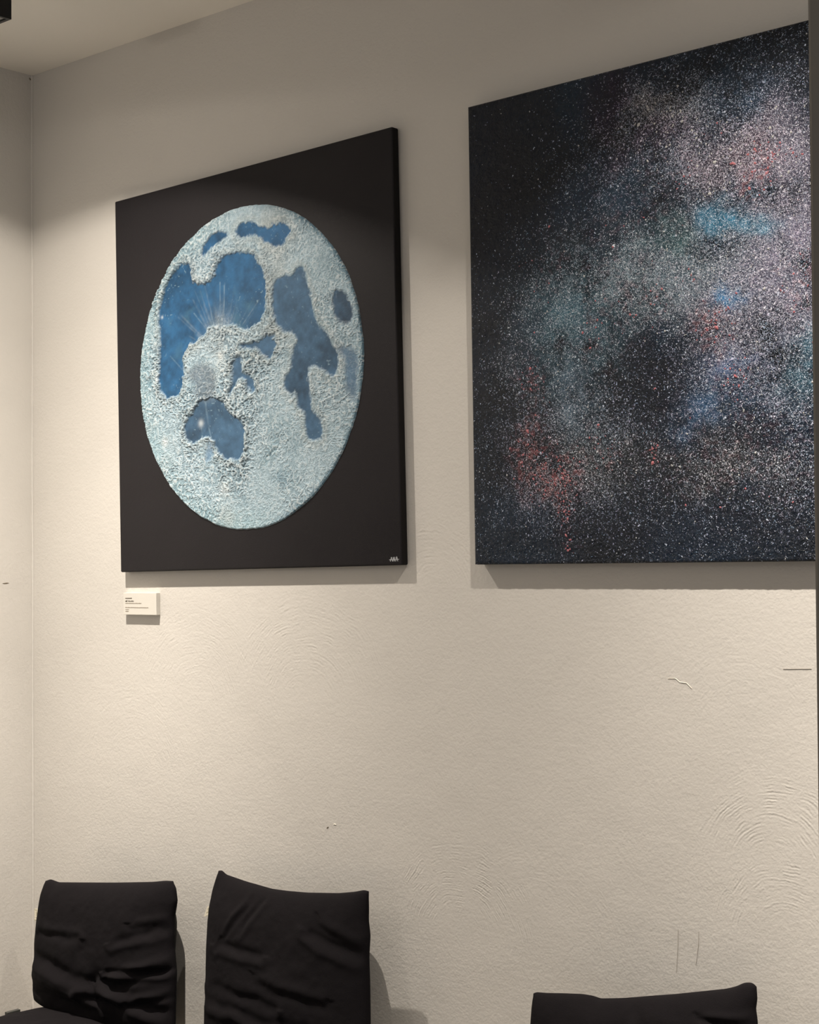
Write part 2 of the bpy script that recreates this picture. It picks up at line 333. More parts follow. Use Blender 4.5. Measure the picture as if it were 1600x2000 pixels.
# painted shapes, in metres on each canvas from its lower left corner
MARIA = {
 'cold_right': [[0.4731, 0.8411], [0.4893, 0.8559], [0.5333, 0.8565], [0.5639, 0.8394], [0.5882, 0.8312], [0.6188, 0.8369], [0.6547, 0.8311], [0.675, 0.8088], [0.6657, 0.7976], [0.6537, 0.7953], [0.6442, 0.7756], [0.6112, 0.7806], [0.5871, 0.7929], [0.5692, 0.8085], [0.5385, 0.8198], [0.5073, 0.8204], [0.4789, 0.8205]],
 'cold_left': [[0.3793, 0.8384], [0.3926, 0.8473], [0.4316, 0.8486], [0.4495, 0.8427], [0.4472, 0.8299], [0.418, 0.8235], [0.3917, 0.8143], [0.375, 0.8035], [0.3517, 0.7937], [0.3439, 0.7993], [0.349, 0.8164], [0.3691, 0.8266]],
 'ocean': [[0.2676, 0.7882], [0.2915, 0.7914], [0.3113, 0.7773], [0.3072, 0.7511], [0.3233, 0.7265], [0.363, 0.7232], [0.3961, 0.7341], [0.4035, 0.7684], [0.4299, 0.7865], [0.4811, 0.7866], [0.5249, 0.7787], [0.5614, 0.7496], [0.5787, 0.7086], [0.5836, 0.6652], [0.5701, 0.6199], [0.5509, 0.5965], [0.5135, 0.5902], [0.4884, 0.5932], [0.4636, 0.6114], [0.4379, 0.6057], [0.3732, 0.6135], [0.3596, 0.5974], [0.3329, 0.5871], [0.3194, 0.5798], [0.2925, 0.5783], [0.2853, 0.5612], [0.2647, 0.55], [0.2741, 0.5176], [0.2696, 0.4777], [0.2485, 0.4482], [0.2141, 0.4445], [0.1867, 0.4583], [0.1734, 0.4823], [0.1786, 0.5455], [0.1837, 0.6087], [0.1782, 0.6641], [0.1932, 0.7078], [0.2223, 0.7585]],
 'serene': [[0.6151, 0.7035], [0.6512, 0.7047], [0.6748, 0.6993], [0.6873, 0.7227], [0.7106, 0.7152], [0.7184, 0.6807], [0.7375, 0.6364], [0.7423, 0.6026], [0.753, 0.5723], [0.7866, 0.5477], [0.8028, 0.5212], [0.8192, 0.503], [0.8182, 0.4704], [0.8062, 0.443], [0.7865, 0.449], [0.7614, 0.468], [0.733, 0.4792], [0.718, 0.4641], [0.7202, 0.439], [0.7279, 0.4051], [0.7242, 0.3764], [0.7468, 0.36], [0.7662, 0.3358], [0.7625, 0.3053], [0.7335, 0.2971], [0.7106, 0.307], [0.7085, 0.3362], [0.7065, 0.3654], [0.6836, 0.384], [0.6788, 0.422], [0.6607, 0.4111], [0.6433, 0.4253], [0.6352, 0.4556], [0.6626, 0.4781], [0.6697, 0.5193], [0.6882, 0.5466], [0.671, 0.5653], [0.6355, 0.5737], [0.612, 0.5934], [0.601, 0.6331], [0.6052, 0.6751]],
 'crisis': [[0.8035, 0.6442], [0.8234, 0.6497], [0.8509, 0.6338], [0.8694, 0.6029], [0.8685, 0.5706], [0.8432, 0.5594], [0.8156, 0.5729], [0.8023, 0.6033]],
 'fecund': [[0.8138, 0.5118], [0.8418, 0.5127], [0.8747, 0.501], [0.8848, 0.4716], [0.8793, 0.4318], [0.8771, 0.3957], [0.8629, 0.3808], [0.844, 0.3987], [0.8397, 0.4397], [0.8381, 0.4806], [0.8246, 0.4983]],
 'vapour': [[0.5686, 0.5688], [0.5901, 0.5727], [0.608, 0.56], [0.6133, 0.5339], [0.5913, 0.5066], [0.5673, 0.5219], [0.5493, 0.5367], [0.5122, 0.5451], [0.4871, 0.5435], [0.4843, 0.5568], [0.5188, 0.5573], [0.5559, 0.5531]],
 'mid': [[0.4612, 0.5246], [0.4867, 0.5306], [0.4957, 0.5123], [0.4888, 0.4914], [0.5042, 0.4812], [0.5349, 0.4653], [0.5404, 0.4391], [0.5215, 0.4301], [0.5064, 0.4465], [0.5007, 0.4686], [0.4724, 0.4714], [0.4524, 0.4342], [0.4395, 0.431], [0.4532, 0.4646], [0.4542, 0.4993]],
 'cloud': [[0.3288, 0.4321], [0.3684, 0.4352], [0.4009, 0.4301], [0.4261, 0.4104], [0.451, 0.3843], [0.4823, 0.371], [0.4974, 0.3482], [0.4902, 0.3143], [0.4959, 0.2924], [0.4795, 0.2676], [0.4542, 0.2692], [0.4162, 0.2803], [0.3908, 0.2994], [0.3787, 0.331], [0.3592, 0.3368], [0.3328, 0.3343], [0.3058, 0.3207], [0.2793, 0.3337], [0.2699, 0.3612], [0.2807, 0.3872], [0.3114, 0.4069]],
 'haze': [[0.3112, 0.5227], [0.3577, 0.5268], [0.3963, 0.5008], [0.3952, 0.4613], [0.3943, 0.4263], [0.3419, 0.4265], [0.3155, 0.4333], [0.31, 0.4783], [0.2837, 0.4987]],
 'dot': [[0.1282, 0.5026], [0.1446, 0.5078], [0.1527, 0.4933], [0.1397, 0.4831], [0.1279, 0.4911]],
 'smear1': [[0.5793, 0.2952], [0.6008, 0.3022], [0.6093, 0.2847], [0.5783, 0.2571], [0.5566, 0.2457], [0.5477, 0.259]],
 'smear2': [[0.5957, 0.2307], [0.62, 0.2377], [0.6491, 0.2109], [0.6307, 0.1909], [0.6011, 0.2051]],
 'tail': [[0.3656, 0.3319], [0.3843, 0.2999], [0.364, 0.2704], [0.3444, 0.2761], [0.3551, 0.3062]],
}
CLOUDS = [[0.455, 0.5605, 0.257, 0.086, 0.075, 0.125, 0.165, 1.0], [0.2689, 0.4841, 0.094, 0.095, 0.05, 0.135, 0.19, 0.9], [0.2783, 0.3253, 0.05, 0.115, 0.07, 0.125, 0.185, 0.9], [0.6892, 0.4774, 0.154, 0.125, 0.11, 0.12, 0.19, 0.9], [0.7756, 0.5905, 0.11, 0.17, 0.24, 0.22, 0.36, 0.8], [0.4856, 0.8808, 0.086, 0.046, 0.09, 0.08, 0.08, 0.6], [0.6529, 0.7743, 0.157, 0.058, 0.1, 0.08, 0.12, 0.8], [0.3665, 0.9356, 0.061, 0.062, 0.055, 0.02, 0.07, 0.6], [0.4608, 0.8244, 0.07, 0.03, 0.08, 0.04, 0.09, 0.6], [0.2542, 1.0066, 0.064, 0.053, 0.01, 0.03, 0.055, 0.5], [0.3992, 0.748, 0.107, 0.051, 0.02, 0.05, 0.09, 0.8], [0.6175, 0.6674, 0.044, 0.027, 0.03, 0.28, 0.5, 0.9], [0.6717, 0.6492, 0.048, 0.019, 0.04, 0.25, 0.42, 0.7], [0.6358, 0.5051, 0.028, 0.021, 0.02, 0.22, 0.5, 0.9], [0.5869, 0.2972, 0.066, 0.054, 0.04, 0.11, 0.23, 0.9], [0.655, 0.3939, 0.053, 0.029, 0.04, 0.1, 0.24, 0.7], [0.7808, 0.3723, 0.04, 0.056, 0.02, 0.13, 0.2, 0.8], [0.7166, 0.7434, 0.073, 0.058, 0.22, 0.14, 0.2, 0.5], [0.6015, 0.4483, 0.038, 0.029, 0.16, 0.08, 0.1, 0.4], [0.6449, 0.9033, 0.075, 0.059, 0.02, 0.06, 0.12, 0.6], [0.1591, 0.2161, 0.066, 0.075, 0.05, 0.02, 0.03, 0.5], [0.2365, 0.1593, 0.07, 0.047, 0.06, 0.025, 0.03, 0.6], [0.6175, 0.1827, 0.179, 0.058, 0.05, 0.05, 0.055, 0.7], [0.3385, 0.2069, 0.144, 0.062, 0.025, 0.03, 0.035, 0.7], [0.7794, 0.7513, 0.051, 0.113, 0.2, 0.2, 0.3, 0.6], [0.4339, 0.6808, 0.15, 0.051, 0.04, 0.06, 0.09, 0.6], [0.11, 0.4467, 0.08, 0.108, 0.02, 0.03, 0.045, 0.6], [0.5036, 0.6399, 0.068, 0.03, 0.04, 0.12, 0.13, 0.5]]  # lavender clouds at the right put glare into the pigment
DARKS = [[0.462, 0.3418, 0.109, 0.06, 0.75], [0.7046, 0.2262, 0.093, 0.048, 0.7], [0.0636, 0.8812, 0.135, 0.242, 0.85], [0.3263, 0.802, 0.086, 0.063, 0.3], [0.044, 0.5966, 0.055, 0.22, 0.6], [0.4201, 0.0503, 0.433, 0.046, 0.6], [0.505, 0.7001, 0.068, 0.04, 0.3]]
DENSE = [[0.455, 0.5605, 0.257, 0.091, 0.95], [0.6914, 0.5737, 0.174, 0.24, 1.0], [0.4972, 0.8734, 0.102, 0.06, 0.9], [0.6418, 0.7665, 0.178, 0.068, 1.0], [0.2687, 0.4735, 0.112, 0.105, 0.6], [0.2777, 0.2939, 0.171, 0.115, 0.55], [0.6177, 0.1925, 0.189, 0.070, 0.42], [0.2365, 0.1593, 0.138, 0.095, 0.6], [0.653, 0.3068, 0.166, 0.097, 0.5], [0.5432, 0.3551, 0.153, 0.079, 0.45], [0.7661, 0.1848, 0.061, 0.094, 0.35], [0.3757, 0.7934, 0.096, 0.083, 0.35], [0.4796, 0.0792, 0.325, 0.06, 0.22], [0.1484, 0.3459, 0.079, 0.161, 0.4]]
PINKS = [[0.7168, 0.753, 0.042, 0.029, 30], [0.695, 0.7279, 0.032, 0.039, 18], [0.5408, 0.7545, 0.028, 0.025, 8], [0.6016, 0.4532, 0.038, 0.039, 30], [0.6432, 0.3513, 0.032, 0.039, 18], [0.1626, 0.3878, 0.033, 0.054, 14], [0.1526, 0.2272, 0.04, 0.064, 40], [0.2302, 0.1701, 0.045, 0.042, 70], [0.2418, 0.1064, 0.015, 0.042, 20], [0.2465, 0.0274, 0.01, 0.026, 5], [0.4569, 0.2159, 0.009, 0.02, 14], [0.3388, 0.2224, 0.037, 0.026, 14], [0.3211, 0.2649, 0.012, 0.021, 6], [0.466, 0.5236, 0.046, 0.03, 8], [0.3069, 0.48, 0.025, 0.031, 6], [0.1935, 0.5994, 0.039, 0.064, 10], [0.7736, 0.5054, 0.031, 0.085, 20], [0.5476, 0.5486, 0.023, 0.02, 6], [0.357, 0.4953, 0.108, 0.083, 8], [0.5991, 0.8336, 0.022, 0.02, 4], [0.64, 0.2107, 0.207, 0.116, 6], [0.4217, 0.6724, 0.117, 0.102, 8]]

# ------------------------------------------------------------------ moon painting
MX, MZ, MROT, MH, MT = 0.4263, 1.5403, 0.021, 0.9966, 0.024
mp = bpy.data.objects.new('moon_painting', None); C.objects.link(mp)
mp.location = (MX, 0, MZ); mp.rotation_euler = (0, -MROT, 0)
tag(mp, 'square black canvas painting of a textured blue and white full moon', 'painting')
def canvas(parent, wd, ht, t, m_face, m_side):
    bm = bmesh.new(); add_box(bm, 0, wd, -t, -.001, 0, ht, .004, 3)
    for f in bm.faces: f.material_index = 0
    o = link_bm('canvas', bm, m_face, parent, True)
    o.data.materials.append(m_side)
    for p in o.data.polygons:
        if abs(p.normal.y) < .5: p.material_index = 1
    return o
canvas(mp, 1.0, MH, MT, m_canvas, m_cedge)
# relief disc: concentric square-to-disc grid
n = 620
g = np.linspace(-1, 1, n); A, B = np.meshgrid(g, g, indexing='ij')
with np.errstate(divide='ignore', invalid='ignore'):
    big = np.abs(A) > np.abs(B)
    r_ = np.where(big, A, B)
    th = np.where(big, (math.pi/4)*(B/np.where(A == 0, 1, A)), math.pi/2-(math.pi/4)*(A/np.where(B == 0, 1, B)))
    th = np.where((A == 0) & (B == 0), 0, th)
ux = r_*np.cos(th); uy = r_*np.sin(th)
rad = np.sqrt(ux**2+uy**2); ang = np.arctan2(uy, ux)
R = .4008*(1 + .0035*vnoise(np.cos(ang)*.4, np.sin(ang)*.4, 30, 5) + .002*vnoise(np.cos(ang)*.4, np.sin(ang)*.4, 90, 6))
px = .4984 + ux*R; py = .4975 + uy*R
wx = px + .0055*fbm(px, py, 55, 11); wy = py + .0055*fbm(px, py, 55, 21)
def chaikin(P, it=2):
    P = np.array(P)
    for _ in range(it):
        Q = np.roll(P, -1, 0); P = np.stack([.75*P+.25*Q, .25*P+.75*Q], 1).reshape(-1, 2)
    return P
wx = wx + .004*fbm(px, py, 130, 12, 2); wy = wy + .004*fbm(px, py, 130, 22, 2)
S = {kk: sdist(wx, wy, chaikin(v, 1)) for kk, v in MARIA.items()}
soft = {'haze': .016, 'fecund': .012, 'smear1': .02, 'smear2': .02, 'crisis': .007, 'serene': .006, 'mid': .006, 'tail': .008, 'dot': .008}
blue = np.array((.020, .092, .205)); steel = np.array((.048, .106, .185)); slate = np.array((.058, .092, .135))
base = np.array((.42, .56, .65))
tone = {'cold_right': blue, 'cold_left': blue*1.1, 'ocean': blue, 'serene': steel, 'crisis': steel*.85, 'fecund': steel*1.1, 'vapour': steel, 'mid': steel*1.15,
        'cloud': steel*.95, 'haze': np.array((.11, .15, .19)), 'dot': np.array((.06, .16, .22)), 'smear1': np.array((.16, .30, .37)), 'smear2': np.array((.15, .27, .35)), 'tail': steel*1.5}
amt = {'haze': .9, 'fecund': .85, 'smear1': .6, 'smear2': .6, 'mid': 1.0, 'dot': .7, 'tail': .7}
big1 = fbm(px, py, 7, 31, 4); big2 = fbm(px, py, 16, 41, 4); fn = fbm(px, py, 60, 51, 3); ff = fbm(px, py, 170, 61, 2)
col = base[None, None, :]*(1 + .12*big1[..., None] + .07*fn[..., None])
cool = sstep(-.1, .6, big2)[..., None]
col = col*(1-.45*cool) + np.array((.20, .32, .39))*.45*cool
edge = sstep(.80, .99, rad)[..., None]*sstep(-.25, .3, -ux - .2*uy)[..., None]
col = col*(1-.5*edge) + np.array((.28, .46, .52))*.5*edge
edr = sstep(.955, 1.0, rad)[..., None]*sstep(0., .5, ux)[..., None]
col = col*(1-.7*edr) + np.array((.05, .16, .24))*.7*edr
warm = sstep(.1, .7, fbm(px, py, 9, 71, 3))[..., None]
col = col*(1-.35*warm) + np.array((.42, .42, .39))*.35*warm
mask = np.zeros(px.shape)
for kk, s in S.items():
    w_ = soft.get(kk, .0045); m_ = sstep(w_, -w_, s)*amt.get(kk, 1.0)
    rim = np.exp(-((s-.010)/.008)**2)*(kk in ('ocean', 'cloud', 'serene', 'cold_right', 'vapour', 'mid'))
    col = col*(1-.30*rim[..., None]) + np.array((.44, .46, .44))*.30*rim[..., None]
    tcol = tone[kk][None, None, :]*(1 + .5*big2[..., None] + .35*fn[..., None])
    if kk == 'ocean':
        g2 = sstep(.30, .52, px)*sstep(.8, .6, py)
        tcol = tcol*(1-.30*g2[..., None]) + np.array((.055, .105, .165))*.30*g2[..., None]
        lt = sstep(.1, .8, fbm(px, py, 22, 91, 4))
        tcol = tcol*(1-.45*lt[..., None]) + np.array((.070, .175, .26))*.45*lt[..., None]
    col = col*(1-m_[..., None]) + tcol*m_[..., None]
    if kk not in ('haze', 'smear1', 'smear2'): mask = np.maximum(mask, m_)
    elif kk == 'haze': mask = np.maximum(mask, m_*.6)
def ray(x0, y0, x1, y1, wdt, a, c=(.32, .40, .45)):
    global col
    d = np.array((x1-x0, y1-y0)); L2 = d@d
    t = np.clip(((px-x0)*d[0]+(py-y0)*d[1])/L2, 0, 1)
    dd = np.hypot(px-x0-t*d[0], py-y0-t*d[1])
    f = (np.exp(-(dd/wdt)**2)*a*(1-.75*t)*(.55+.45*vnoise(px, py, 120, 77)))[..., None]
    col = col*(1-f) + np.array(c)*f
d = np.hypot((px-.405)/.9, (py-.575)*.8); spl = np.exp(-(d/.045)**2)*(.35+.65*sstep(-.4, .5, fbm(np.arctan2(py-.53, px-.415)*.12, np.hypot(px-.415, py-.53)*.15, 90, 140, 3)))
col = col*(1-.75*spl[..., None]) + np.array((.46, .54, .58))*.75*spl[..., None]; mask = mask*(1-.8*spl)
rr_ = random.Random(3)
for k_ in range(34):                                   # streaks fanning up from the bright crater
    an = math.radians(rr_.uniform(35, 160)); L_ = rr_.uniform(.07, .20)
    ray(.4153, .534, .4153+L_*math.cos(an), .534+L_*math.sin(an)*1.05, rr_.uniform(.0012, .003), rr_.uniform(.25, .7))
for q in ((.315, .655, .385, .585), (.22, .555, .275, .508), (.415, .72, .413, .60), (.430, .71, .428, .60), (.45, .62, .475, .60),
          (.347, .435, .362, .36), (.362, .36, .385, .30), (.352, .43, .37, .33), (.335, .36, .345, .31), (.25, .30, .27, .24)):
    ray(q[0], q[1], q[2], q[3], .0017, .6, (.26, .38, .47))
for (cx_, cy_, rr0, a0) in ((.4153, .5339, .011, 1.), (.4204, .2016, .020, .65), (.3338, .3718, .009, .6), (.1939, .333, .012, .8), (.19, .66, .004, .6), (.485, .40, .006, .4)):
    d = np.hypot(px-cx_, py-cy_); f = (np.exp(-(d/rr0)**2)*a0)[..., None]; col = col*(1-f) + np.array((.70, .76, .78))*f
# star-like white flecks inside the blue
fl = sstep(.72, .9, vnoise(px, py, 230, 88))*sstep(-.1, .5, fbm(px, py, 14, 89, 2))*mask*.6
col = col*(1-fl[..., None]) + np.array((.25, .38, .46))*fl[..., None]
rough = 1-mask
# worm-like impasto: ridged noise
qx = px + .004*vnoise(px, py, 90, 131); qy = py + .004*vnoise(px, py, 90, 132)
r1 = 1-np.abs(vnoise(qx, qy, 175, 101)); r2 = 1-np.abs(vnoise(qx+.3, qy, 300, 102)); r3 = 1-np.abs(vnoise(px, py+.2, 80, 103))
patchy = sstep(-.5, .5, fbm(px, py, 10, 111, 3))
near = sum(np.exp(-(np.maximum(S[kk], 0)/.035)**2) for kk in ('ocean', 'vapour', 'mid', 'cloud'))
amp = rough*(.40+.45*patchy+.75*np.clip(near, 0, 1))
hgt = .0014 + amp*(.0026*r1*r1 + .0016*r2 + .0014*r3) + (1-rough)*.0003*fn
for q in ((.47, .27, .60, .36), (.50, .22, .68, .34), (.46, .23, .56, .30), (.55, .40, .60, .33), (.70, .33, .78, .30), (.52, .44, .50, .34)):   # knife grooves
    d = np.array((q[2]-q[0], q[3]-q[1])); t = np.clip(((wx-q[0])*d[0]+(wy-q[1])*d[1])/(d@d), 0, 1)
    dd = np.hypot(wx-q[0]-t*d[0], wy-q[1]-t*d[1]); hgt = hgt - .0016*np.exp(-(dd/.0028)**2)*sstep(-.3, .3, vnoise(px, py, 25, 5))
pits = np.clip(1.6*(amp*(.66-r1*r1*.8-.2*r2)), 0, 1)[..., None]          # blue wash left in the hollows
pk_ = (rough*sstep(.72, .98, r1)*(.35+.4*patchy))[..., None]; col = col*(1-pk_) + np.array((.68, .75, .78))*pk_
col = col*(1-.55*pits) + np.array((.07, .13, .18))*.55*pits
hgt = hgt*(1-sstep(.992, 1.0, rad)) - .0005*sstep(.992, 1., rad)
V = np.stack([px.ravel(), (-MT - hgt).ravel(), py.ravel()], 1)
idx = np.arange(n*n).reshape(n, n)
F = np.stack([idx[:-1, :-1].ravel(), idx[1:, :-1].ravel(), idx[1:, 1:].ravel(), idx[:-1, 1:].ravel()], 1)
def grid_mesh(name, V, F, m, parent):
    me = bpy.data.meshes.new(name)
    me.vertices.add(len(V)); me.vertices.foreach_set('co', V.astype(np.float32).ravel())
    me.loops.add(F.size); me.loops.foreach_set('vertex_index', F.astype(np.int32).ravel())
    me.polygons.add(len(F)); me.polygons.foreach_set('loop_start', np.arange(0, F.size, 4, dtype=np.int32))
    me.polygons.foreach_set('loop_total', np.full(len(F), 4, np.int32))
    me.update(calc_edges=True); me.validate()
    me.polygons.foreach_set('use_smooth', [True]*len(me.polygons))
    o = bpy.data.objects.new(name, me); C.objects.link(o); me.materials.append(m); o.parent = parent
    return o
mo = grid_mesh('moon_relief', V, F, m_moon, mp)
set_color(mo.data, 'pigment', np.clip(col, 0, .9).reshape(-1, 3)); set_float(mo.data, 'rough_amount', rough.ravel())
mo['label'] = 'raised blue and white plaster moon'
# signature, three letters crossed by one stroke
bm = bmesh.new()
def stroke(x0, z0, x1, z1, wd=.0011, y=-MT-.0006):
    d = Vector((x1-x0, 0, z1-z0)); nrm = Vector((-d.z, 0, d.x)).normalized()*wd/2
    a_ = Vector((x0, y, z0)); b_ = Vector((x1, y, z1)); dp = Vector((0, .0008, 0))
    vs = [bm.verts.new(p) for p in (a_+nrm, b_+nrm, b_-nrm, a_-nrm, a_+nrm+dp, b_+nrm+dp, b_-nrm+dp, a_-nrm+dp)]
    for q in ((0,1,2,3),(4,5,6,7),(0,1,5,4),(1,2,6,5),(2,3,7,6),(3,0,4,7)): bm.faces.new([vs[i] for i in q])
sx = .966; sz = .009
for (a_, b_, c_, d_) in ((0,0,.0035,.010),(.0035,.010,.0065,0),(.0085,0,.009,.010),(.009,.010,.0135,0),(.0135,0,.014,.010),(.0165,0,.0195,.011),(.0195,.011,.0225,0),(-.003,.0038,.026,.0045)):
    stroke(sx+a_, sz+b_, sx+c_, sz+d_)
link_bm('signature', bm, m_sig, mp)['label'] = 'small white signature'

# ------------------------------------------------------------------ speckled dark painting
GX, GZ, GROT, GW, GH, GT = 1.6404, 1.5628, .0098, 1.0, .9948, .030
gp = bpy.data.objects.new('galaxy_painting', None); C.objects.link(gp); gp.location = (GX, 0, GZ); gp.rotation_euler = (0, -GROT, 0)
tag(gp, 'dark night sky painting with white and pink paint flecks, beside the grey post', 'painting')
canvas(gp, GW, GH, GT-.0015, m_cedge, m_cedge)
nx, ny = 520, 520
gx = np.linspace(.0005, GW-.0005, nx); gz = np.linspace(.0005, GH-.0005, ny)
px, py = np.meshgrid(gx, gz, indexing='ij')
wx = px + .060*fbm(px, py, 13, 201, 5, .62); wy = py + .060*fbm(px, py, 13, 211, 5, .62)
n1 = fbm(px, py, 12, 221, 4); n2 = fbm(px, py, 45, 231, 3)
col = np.array((.0025, .0070, .0155))[None, None, :]*(1+.5*n1[..., None])
bl = sstep(-.1, .6, fbm(px, py, 5, 241, 3))[..., None]
col = col + bl*np.array((.002, .009, .020))
for (cx_, cz_, sx_, sz_, r0, g0, b0, am) in CLOUDS:
    f = np.exp(-(((wx-cx_)/sx_)**2+((wy-cz_)/sz_)**2))*am
    f = np.clip(f*(.62+.8*n1+.6*n2), 0, 1)[..., None]
    col = col*(1-f) + np.array((r0, g0, b0))*(.9 if b0 > 2.1*r0 else .5)*f
dens = np.zeros(px.shape)
for (cx_, cz_, sx_, sz_, am) in DENSE:
    dens = np.maximum(dens, am*np.exp(-(((wx-cx_)/sx_)**2+((wy-cz_)/sz_)**2)*.8))
dens = dens*(.55+.65*np.clip(.5+n1+.5*n2, 0, 1.3))*(1+.5*sstep(.45, .8, px)) + .05*sstep(.08, .4, px)  # flecks thicken to the right, putting lamp glare into the colour
for (cx_, cz_, sx_, sz_, am) in DARKS:
    f = am*np.exp(-(((wx-cx_)/sx_)**2+((wy-cz_)/sz_)**2)); col = col*(1-.8*f[..., None]) + np.array((.002, .004, .012))*.8*f[..., None]; dens = dens*(1-f)
pk = np.zeros(px.shape)
for (cx_, cz_, sx_, sz_, am) in PINKS:
    pk += min(am, 40)/40*np.exp(-(((wx-cx_)/sx_)**2+((wy-cz_)/sz_)**2))
pf = (np.clip(pk, 0, 1)*sstep(.15, .6, vnoise(px, py, 150, 251)) * .6)[..., None]
col = col*(1-pf) + np.array((.16, .05, .06))*pf
hgt = .0012 + .0010*fbm(px, py, 130, 261, 2) + .0006*n2
eg = np.minimum(np.minimum(px, GW-px), np.minimum(py, GH-py)); hgt = hgt*sstep(0, .004, eg) - .001*(1-sstep(0, .004, eg))
V = np.stack([px.ravel(), (-GT+.001 - hgt).ravel(), py.ravel()], 1)
idx = np.arange(nx*ny).reshape(nx, ny)
F = np.stack([idx[:-1, :-1].ravel(), idx[1:, :-1].ravel(), idx[1:, 1:].ravel(), idx[:-1, 1:].ravel()], 1)
go = grid_mesh('paint_layer', V, F, m_galaxy, gp)
set_color(go.data, 'pigment', np.clip(col, 0, .9).reshape(-1, 3)); set_float(go.data, 'fleck_glint_density', dens.ravel())
mxc = col.max(-1, keepdims=True); set_color(go.data, 'fleck_tint', np.clip(.25+.65*col/mxc, 0, 1).reshape(-1, 3))
# thicker paint droplets
def droplets(name, spots, m, seed):
    r = random.Random(seed); vs = []; fs = []
    for (x, z, s) in spots:
        if not (.004 < x < GW-.004 and .004 < z < GH-.004): continue
        k0 = len(vs); e = r.uniform(.35, 1.0); an = r.uniform(0, math.pi); nn = 8
        y0 = -GT-.0006
        for j in range(nn):
            t = 2*math.pi*j/nn; q = s*(1+r.uniform(-.35, .35)); a_ = q*math.cos(t); b_ = q*e*math.sin(t)
            vs.append((x+a_*math.cos(an)-b_*math.sin(an), y0, z+a_*math.sin(an)+b_*math.cos(an)))
        for j in range(nn):
            p = vs[k0+j]; vs.append((x+(p[0]-x)*.6, y0-min(.0022, s*.6)*.8, z+(p[2]-z)*.6))
        vs.append((x, y0-min(.0022, s*.6), z))
        for j in range(nn):
            j2 = (j+1) % nn; fs.append((k0+j, k0+j2, k0+nn+j2, k0+nn+j)); fs.append((k0+nn+j, k0+nn+j2, k0+2*nn))
    o = link_mesh(name, vs, fs, m, gp, True); o['kind'] = 'stuff'; return o
rd = random.Random(12); sp = []
for (cx_, cz_, sx_, sz_, am) in DENSE:
    for j in range(int(am*95*(sx_*sz_)/.012)):
        sp.append((rd.gauss(cx_, sx_*.75), rd.gauss(cz_, sz_*.75), .0006+abs(rd.gauss(0, .0006))))
for j in range(380): sp.append((.82*rd.random()**.7, rd.uniform(0, 1), .0006+abs(rd.gauss(0, .0005))))
for j in range(70): sp.append((rd.gauss(.486, .05), rd.gauss(.875, .035), .0009+abs(rd.gauss(0, .0011))))
for j in range(60): sp.append((rd.gauss(.66, .09), rd.gauss(.78, .05), .0009+abs(rd.gauss(0, .0012))))
droplets('white_splatter', sp, m_wdrop, 5)
sp = []
for (cx_, cz_, sx_, sz_, am) in PINKS:
    for j in range(int(am*1.6)):
        sp.append((rd.gauss(cx_, sx_*.6), rd.gauss(cz_, sz_*.6), .0006+abs(rd.gauss(0, .0012))))
for (x, z, s) in ((.643, .7568, .006), (.7168, .735, .004), (.6016, .449, .005), (.64, .352, .004), (.4569, .205, .004), (.2465, .0275, .003), (.4615, .3427, .004)): sp.append((x, z, s))
droplets('pink_splatter', sp, m_pdrop, 6)

# ------------------------------------------------------------------ title sign
sg = bpy.data.objects.new('title_sign', None); C.objects.link(sg); sg.location = (.425, 0, 1.427); sg.rotation_euler = (0, -.012, 0)
tag(sg, 'small white title card mounted on the wall under the moon painting', 'sign')
SWD, SHT, ST = .136, .0585, .0135
bm = bmesh.new(); add_box(bm, 0, SWD, -ST, 0, 0, SHT, .0008, 1); link_bm('sign_board', bm, m_sign, sg)
def print_line(x0, x1, z, h, m, seed, gap=.12):
    """one line of print too small to read: a row of letter-sized strokes"""
    r = random.Random(seed); bm = bmesh.new(); x = x0
    while x < x1:
        wl = h*r.uniform(.35, .75); hh = h*r.choice((.7, .7, 1.0))
        add_box(bm, x, min(x+wl, x1), -ST-.0004, -ST, z, z+hh)
        x += wl + h*gap
    link_bm('print_line', bm, m, sg)
print_line(.009, .037, .0425, .0032, m_ink, 1); print_line(.009, .0175, .0345, .0042, m_ink, 2); print_line(.021, .044, .0348, .0030, m_ink, 3, .25)
print_line(.009, .075, .0295, .0022, m_inkg, 4); print_line(.009, .104, .0185, .0020, m_inkg, 5, .06)
print_line(.009, .024, .0130, .0020, m_inkg, 6, .3); print_line(.009, .022, .0080, .0022, m_inkg, 7)

